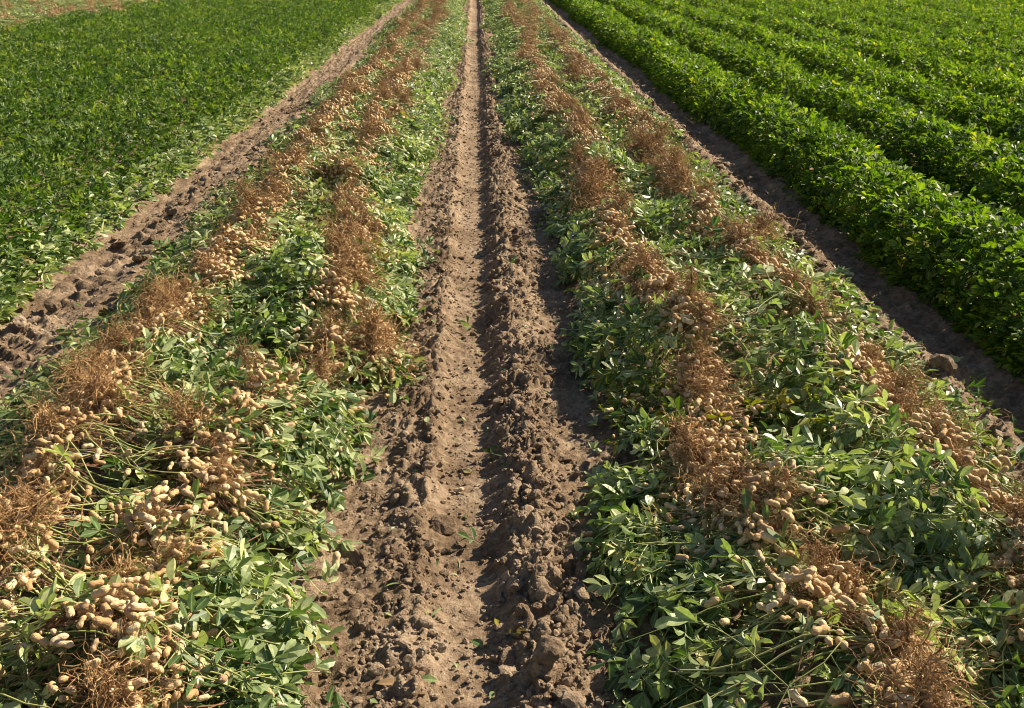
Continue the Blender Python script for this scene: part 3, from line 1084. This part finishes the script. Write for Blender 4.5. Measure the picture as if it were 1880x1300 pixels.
def mid_plant(key, y, seed, label, group):
    g = np.random.default_rng(seed)
    ln = LINES[key]
    cx = line_x(key, y)
    root = new_obj('uprooted_peanut_plant', None)
    root.location = (cx, y, 0)
    tag(root, label, 'peanut plant', group)
    v = int(g.integers(0, 10))
    root.location.x += g.normal(0, 0.06)
    turn = Matrix.Rotation((0 if ln['rin'] > 0 else math.pi) + g.normal(0, 0.2), 4, 'Z') @ Matrix.Diagonal((g.uniform(0.85, 1.05), 1, g.uniform(0.85, 1.15), 1))
    for nm, me in zip(('foliage', 'stems', 'pods', 'pegs'), MID_ME[v]):
        new_obj(nm, me, root, turn)['kind'] = 'stuff'
    u = new_obj('lower_foliage', UNDER_ME[v % 8], root)
    u['kind'] = 'stuff'
    k = int(g.integers(0, 10))
    M = Matrix.Translation((0, 0, MID[v][4][2])) @ Matrix.Rotation(g.normal(0, 0.25), 4, 'X') @ Matrix.Rotation(g.uniform(0, 6.3), 4, 'Z') @ Matrix.Scale(g.choice([0.3, 0.6, 0.85, 1.1]) * g.uniform(0.85, 1.15), 4)
    ro = new_obj('roots', ROOT_ME[k], root, M)
    ro['kind'] = 'stuff'
    new_obj('taproot', TAP_ME[k], ro)


LEAF_LIMIT, POD_LIMIT, THING_LIMIT = 3.9, 6.6, 13.0


def build_windrows():
    far, yel = [], 0
    for key in 'ABCD':
        y = 1.30 + 0.05 * 'ABCD'.index(key)
        seed = 2000 + 1000 * 'ABCD'.index(key)
        g = np.random.default_rng(seed)
        n = 0
        while y < 40:
            cx = line_x(key, y)
            if in_view(cx, y, 0.2) or (y < 6 and any(in_view(cx + a, y, 0.1) for a in (-0.3, 0.3))):
                if y < THING_LIMIT:
                    if n < 20:
                        lb = '%s upturned plant from the near end of the %s' % (ORD[n], WHERE_SHORT[key])
                    else:
                        lb = 'upturned peanut plant far along the %s' % WHERE_SHORT[key]
                    if key == 'C' and 2.9 < y < 3.08:
                        lb = '%s of two upturned plants with wilted yellowish leaves hanging to the shaded furrow bank' % ('farther' if yel else 'nearer')
                        yel += 1
                    grp = 'upturned plants in the ' + WHERE_SHORT[key]
                    if y < POD_LIMIT:
                        near_plant(key, y, seed + n, y < LEAF_LIMIT, lb, grp)
                    else:
                        mid_plant(key, y, seed + n, lb, grp)
                else:
                    far.append((cx + g.normal(0, 0.07), y, 0 if LINES[key]['rin'] > 0 else math.pi))
                n += 1
            y += (0.15 if y < 5 else 0.168 if y < 13 else 0.2) * g.uniform(0.6, 1.4) * (1 + 0.45 * float(nz1(y, 2.3, 190 + seed)))
    # lines beyond the low crop
    g = np.random.default_rng(77)
    for x in (-7.25, -7.6, -8.0, -8.4, -9.6, -9.95, -10.4, -10.8, -11.9, -12.3):
        y = 13.0
        while y < 40:
            xx = x + 0.15 * float(nz1(y, 1.5, int(-x * 10))) + g.normal(0, 0.07)
            if in_view(xx, y, 0.2):
                far.append((xx, y, g.choice([0, math.pi])))
            y += 0.2 * g.uniform(0.7, 1.3)
    meshes = []
    for v in range(8):
        f, s, d, e, c = MID[v]
        rt, tp = ROOTS_FAR[v % 6]
        rt = (rt[0] * 1.15 + c, rt[1], rt[2])
        un = under_variant(1150 + v)
        parts, mi = [], []
        for k, (V, F, A) in enumerate((f, s, d, rt, un)):
            if v > 5 and k in (2, 3):
                continue                                       # leafy plants that hide their pods
            parts.append((V, F, {'tint': A.get('tint', np.zeros(len(V))), 'rib': A.get('rib', np.zeros(len(V)))}))
            mi.append(np.full(len(F), (0, 1, 2, 3, 0)[k]))
        V, F, A = join(parts)
        meshes.append(mesh_np('far_plant', V, F, [M_DUG, M_STEM, M_POD, M_ROOT], A, mat_idx=np.concatenate(mi)))
    grp = scatter_group('far_windrow', proto_collection('far_plants', meshes))
    n = len(far)
    P = [(a, b, 0) for a, b, c in far]
    o = scatter('distant_windrows', grp, P, np.where(g.random(n) < np.array([0.72 if a < -6 else 0.4 for a, b, c in far]), g.integers(6, 8, n), g.integers(0, 6, n)), [(0, 0, c + g.normal(0, 0.25)) for a, b, c in far], [(1, 1, g.uniform(0.85, 1.2)) for _ in far])
    o['label'] = 'distant windrows of dug peanut plants with brown roots along the top of the picture'


build_windrows()


# ------------------------------------------------------------------ soil clods, crumbs, loose leaves and pods
CLOD_ME = [mesh_np('soil_clod', V, F, M_CLOD, smooth=False) for V, F, A in CLOD]


def put_clod(x, y, r, g, label, group=None, flat=(1, 1, 1), sink=0.25):
    z = float(ground_z(x, y))
    o = new_obj('soil_clod', CLOD_ME[int(g.integers(0, 8))])
    E = Matrix.Rotation(g.uniform(0, 6.3), 4, 'Z') @ Matrix.Rotation(g.normal(0, 0.3), 4, 'X') @ Matrix.Rotation(g.normal(0, 0.3), 4, 'Y')
    o.matrix_basis = Matrix.Translation((x, y, z + r * (0.6 - sink))) @ E @ Matrix.Diagonal((r * flat[0], r * flat[1], r * flat[2], 1))
    tag(o, label, 'soil clod', group)


def build_clods():
    g = np.random.default_rng(55)
    put_clod(-0.325, 2.23, 0.034, g, 'largest pale soil clod alone beside the low windrow, casting a long shadow')
    put_clod(0.135, 1.76, 0.044, g, 'big rounded soil clod on the shaded furrow ridge closest to the viewer')
    put_clod(-0.11, 2.42, 0.036, g, 'smooth pale soil lump on the lit edge of the wheel furrow', None, (0.9, 1.2, 0.6))
    put_clod(0.165, 2.13, 0.034, g, 'long flat broken soil slab lying across the furrow ridge', None, (1.7, 0.5, 0.45))
    put_clod(0.215, 2.17, 0.032, g, 'narrow upright soil slab beside the broken slab on the ridge', None, (0.5, 1.6, 0.5))
    put_clod(0.25, 2.14, 0.026, g, 'short dark soil slab between the broken slab and the vines', None, (0.5, 1.5, 0.8))
    put_clod(0.09, 1.95, 0.026, g, 'squarish soil clod on the flank of the furrow', None, (0.8, 1, 1.1))
    put_clod(1.66, 5.0, 0.07, g, 'large rounded soil clod at the rim of the shaded wheel track', None, (1, 1, 0.8))
    put_clod(1.69, 3.3, 0.06, g, 'broad soil clod between vines and shaded track near the picture edge')
    put_clod(-1.72, 4.9, 0.05, g, 'flat cracked soil plate in the strip beside the low crop', None, (1.4, 1, 0.4))
    spots = []
    for k in range(6000):
        y = 1.5 + 8.5 * g.random() ** 1.8
        z = g.random()
        if z < 0.5:
            x, r = g.normal(0.15, 0.06), 0.021 * g.uniform(0.6, 1.25)
        elif z < 0.72:
            x, r = g.normal(-0.18, 0.05), 0.016 * g.uniform(0.6, 1.25)
        elif z < 0.87:
            x, r = g.normal(1.66, 0.06), 0.03 * g.uniform(0.6, 1.4)
        else:
            x, r = g.normal(-1.76, 0.09), 0.026 * g.uniform(0.6, 1.4)
        if in_view(x, y, 0, 0) and all((x - a) ** 2 + (y - b) ** 2 > (r + c) ** 2 for a, b, c in spots):
            spots.append((x, y, r))
        if len(spots) >= 285:
            break
    for x, y, r in spots:
        if x > 1:
            lb, gp = 'crumbled soil clod on the rim of the shaded wheel track', 'clods on the shaded track rim'
        elif x < -1:
            lb, gp = 'crumbled soil clod in the strip beside the low crop', 'clods in the soil strip'
        elif x > 0.02:
            lb, gp = 'brown soil clod on the higher ridge of the wheel furrow', 'clods on the higher furrow ridge'
        else:
            lb, gp = 'small pale soil clod on the low lit ridge of the furrow', 'clods on the low furrow ridge'
        put_clod(x, y, r, g, lb, gp, (1, g.uniform(0.7, 1.2), g.uniform(0.6, 1.0)), 0.3)
    n = 30000
    y = 1.3 + 16 * g.random(n) ** 1.7
    z = g.random(n)
    x = np.where(z < 0.4, g.normal(0.14, 0.08, n), np.where(z < 0.64, g.normal(-0.24, 0.09, n), np.where(z < 0.71, g.normal(-0.1, 0.16, n), np.where(z < 0.88, g.normal(1.68, 0.08, n), g.normal(-1.8, 0.13, n)))))
    s = 0.003 + 0.009 * g.random(n) ** 2.4
    T = np.stack([x, y, ground_z(x, y) + s * 0.2], -1)
    R = rot(g.uniform(0, 6.3, n), g.normal(0, 0.5, n), g.normal(0, 0.5, n))
    V, F, A = merge(CRUMB, g.integers(0, 6, n), R, s, T, g.random(n))
    n2 = 1900
    y2 = 1.4 + 12 * g.random(n2) ** 1.6
    q2 = g.random(n2)
    x2 = np.where(q2 < 0.42, g.normal(0.15, 0.07, n2), np.where(q2 < 0.64, g.normal(-0.22, 0.08, n2), np.where(q2 < 0.8, g.normal(1.68, 0.07, n2), g.normal(-1.8, 0.13, n2))))
    s2 = 0.006 + 0.016 * g.random(n2) ** 3
    T2 = np.stack([x2, y2, ground_z(x2, y2) + s2 * 0.15], -1)
    R2 = rot(g.uniform(0, 6.3, n2), g.normal(0, 0.5, n2), g.normal(0, 0.5, n2))
    mid = [clod_shape(740 + k, 1) for k in range(6)]
    V, F, A = join([(V, F, A), merge(mid, g.integers(0, 6, n2), R2, s2, T2, g.random(n2))])
    o = new_obj('soil_crumbs', mesh_np('soil_crumbs', V, F, M_CLOD, A))
    o['kind'] = 'stuff'
    o['label'] = 'small crumbs of dry soil scattered over the ridges and wheel tracks'


build_clods()


def build_loose():
    g = np.random.default_rng(99)
    single = [leaflet(0.05, 0.026, 0.3, 0.4, 0.1), leaflet(0.04, 0.02, 0.15, 0.2, -0.1)]
    sm = {}
    for nm, mat in (('green', M_DUG), ('yellow', M_YELLOW), ('brown', M_DEAD)):
        sm[nm] = [mesh_np('loose_leaf', V, F, mat, {'rib': rb, 'tint': np.full(len(V), 0.3)}) for V, F, rb in single]
    spec = [(-0.183, 3.003, 'green', 'single green leaflet fallen on the lit furrow edge beside the leafy bulge'),
            (0.025, 2.0, 'yellow', 'single yellow green leaflet lying on the dark side of the furrow floor'),
            (-0.032, 1.93, 'green', 'bright green leaflet on the furrow floor next to a wilted sprig'),
            (-0.104, 1.77, 'green', 'lone green leaflet in the furrow closest to the viewer'),
            (-0.24, 1.75, 'brown', 'dull withered leaflet on the soil below the windrow edge closest to the viewer'),
            (-0.131, 1.99, 'green', 'tiny pale green leaflet scrap on the lit furrow slope'),
            (-0.214, 3.97, 'green', 'green leaflet on the lit soil far up the furrow'),
            (-0.21, 2.1, 'green', 'dark green leaflet half hidden among crumbs on the low ridge'),
            (-0.06, 2.75, 'green', 'pale leaflet scrap on the middle of the furrow floor')]
    for x, y, c, lb in spec:
        z = float(ground_z(x, y))
        M = Matrix.Translation((x, y, z + 0.012)) @ Matrix.Rotation(g.uniform(0, 6.3), 4, 'Z') @ Matrix.Rotation(g.normal(0.15, 0.25), 4, 'X') @ Matrix.Rotation(g.normal(0, 0.3), 4, 'Y') @ Matrix.Scale(g.uniform(0.75, 1.0), 4)
        tag(new_obj('fallen_leaflet', sm[c][int(g.integers(0, 2))], None, M), lb, 'leaf')
    spr = [(0.001, 2.337, 'fresh green four part leaf standing in the dark flank of the furrow'),
           (0.209, 2.264, 'pair of upright green leaflets on top of the cloddy ridge'),
           (0.009, 2.86, 'wilted green sprig on the furrow flank level with the leafy bulge'),
           (0.019, 2.73, 'lower wilted sprig on the furrow flank just below another sprig'),
           (0.03, 1.95, 'dull wilted sprig near the yellow leaflet in the furrow'),
           (0.0, 3.97, 'small leaf sprig in the furrow beside the yellowish wilted plant'),
           (0.129, 4.59, 'single leaf upright on the ridge far up the furrow'),
           (-0.33, 3.85, 'pale leaf at the soil edge of the lit windrow')]
    for k, (x, y, lb) in enumerate(spr):
        z = float(ground_z(x, y))
        M = Matrix.Translation((x, y, z + 0.008)) @ Matrix.Rotation(g.uniform(0, 6.3), 4, 'Z') @ Matrix.Rotation(0.5, 4, 'X') @ Matrix.Scale(0.85, 4)
        tag(new_obj('fallen_leaf', LEAF_ME[k % 10], None, M), lb, 'leaf')
    n = 330                                                # torn leaf scraps and bits of stem
    y = 1.6 + 11 * g.random(n) ** 1.5
    q = g.random(n)
    x = np.where(q < 0.6, g.normal(0.0, 0.2, n), np.where(q < 0.8, g.normal(-1.85, 0.14, n), g.normal(1.76, 0.1, n)))
    T = np.stack([x, y, ground_z(x, y) + 0.006], -1)
    shapes = [(V, F, {'rib': rb}) for V, F, rb in (leaflet(0.03, 0.014, 0.3, 0.5, 0.2), leaflet(0.022, 0.012, 0.1, -0.3, 0.1), leaflet(0.04, 0.006, 0.6, 0.6, 0.0))]
    V, F, A = merge(shapes, g.integers(0, 3, n), rot(g.uniform(0, 6.3, n), g.normal(0.1, 0.3, n), g.normal(0, 0.4, n)), g.uniform(0.6, 1.1, n), T, g.random(n))
    o = new_obj('leaf_litter', mesh_np('leaf_litter', V, F, M_DUG, A))
    o['kind'] = 'stuff'
    o['label'] = 'torn scraps of leaf and stem strewn over the bare soil'
    pods = [(-0.072, 2.626, 'single pale peanut lying alone on the furrow floor'), (0.285, 2.332, 'dusty peanut in the shade below the windrow across the furrow'),
            (0.258, 2.431, 'peanut half hidden on the far side of the cloddy ridge'), (-1.715, 3.72, 'lone peanut on the cracked soil strip beside the low crop')]
    for x, y, lb in pods:
        z = float(ground_z(x, y))
        M = Matrix.Translation((x, y, z + 0.009)) @ Matrix.Rotation(g.uniform(0, 6.3), 4, 'Z') @ Matrix.Rotation(g.normal(0, 0.2), 4, 'X')
        tag(new_obj('loose_peanut', POD_ME[int(g.integers(0, 5))], None, M), lb, 'peanut')


build_loose()
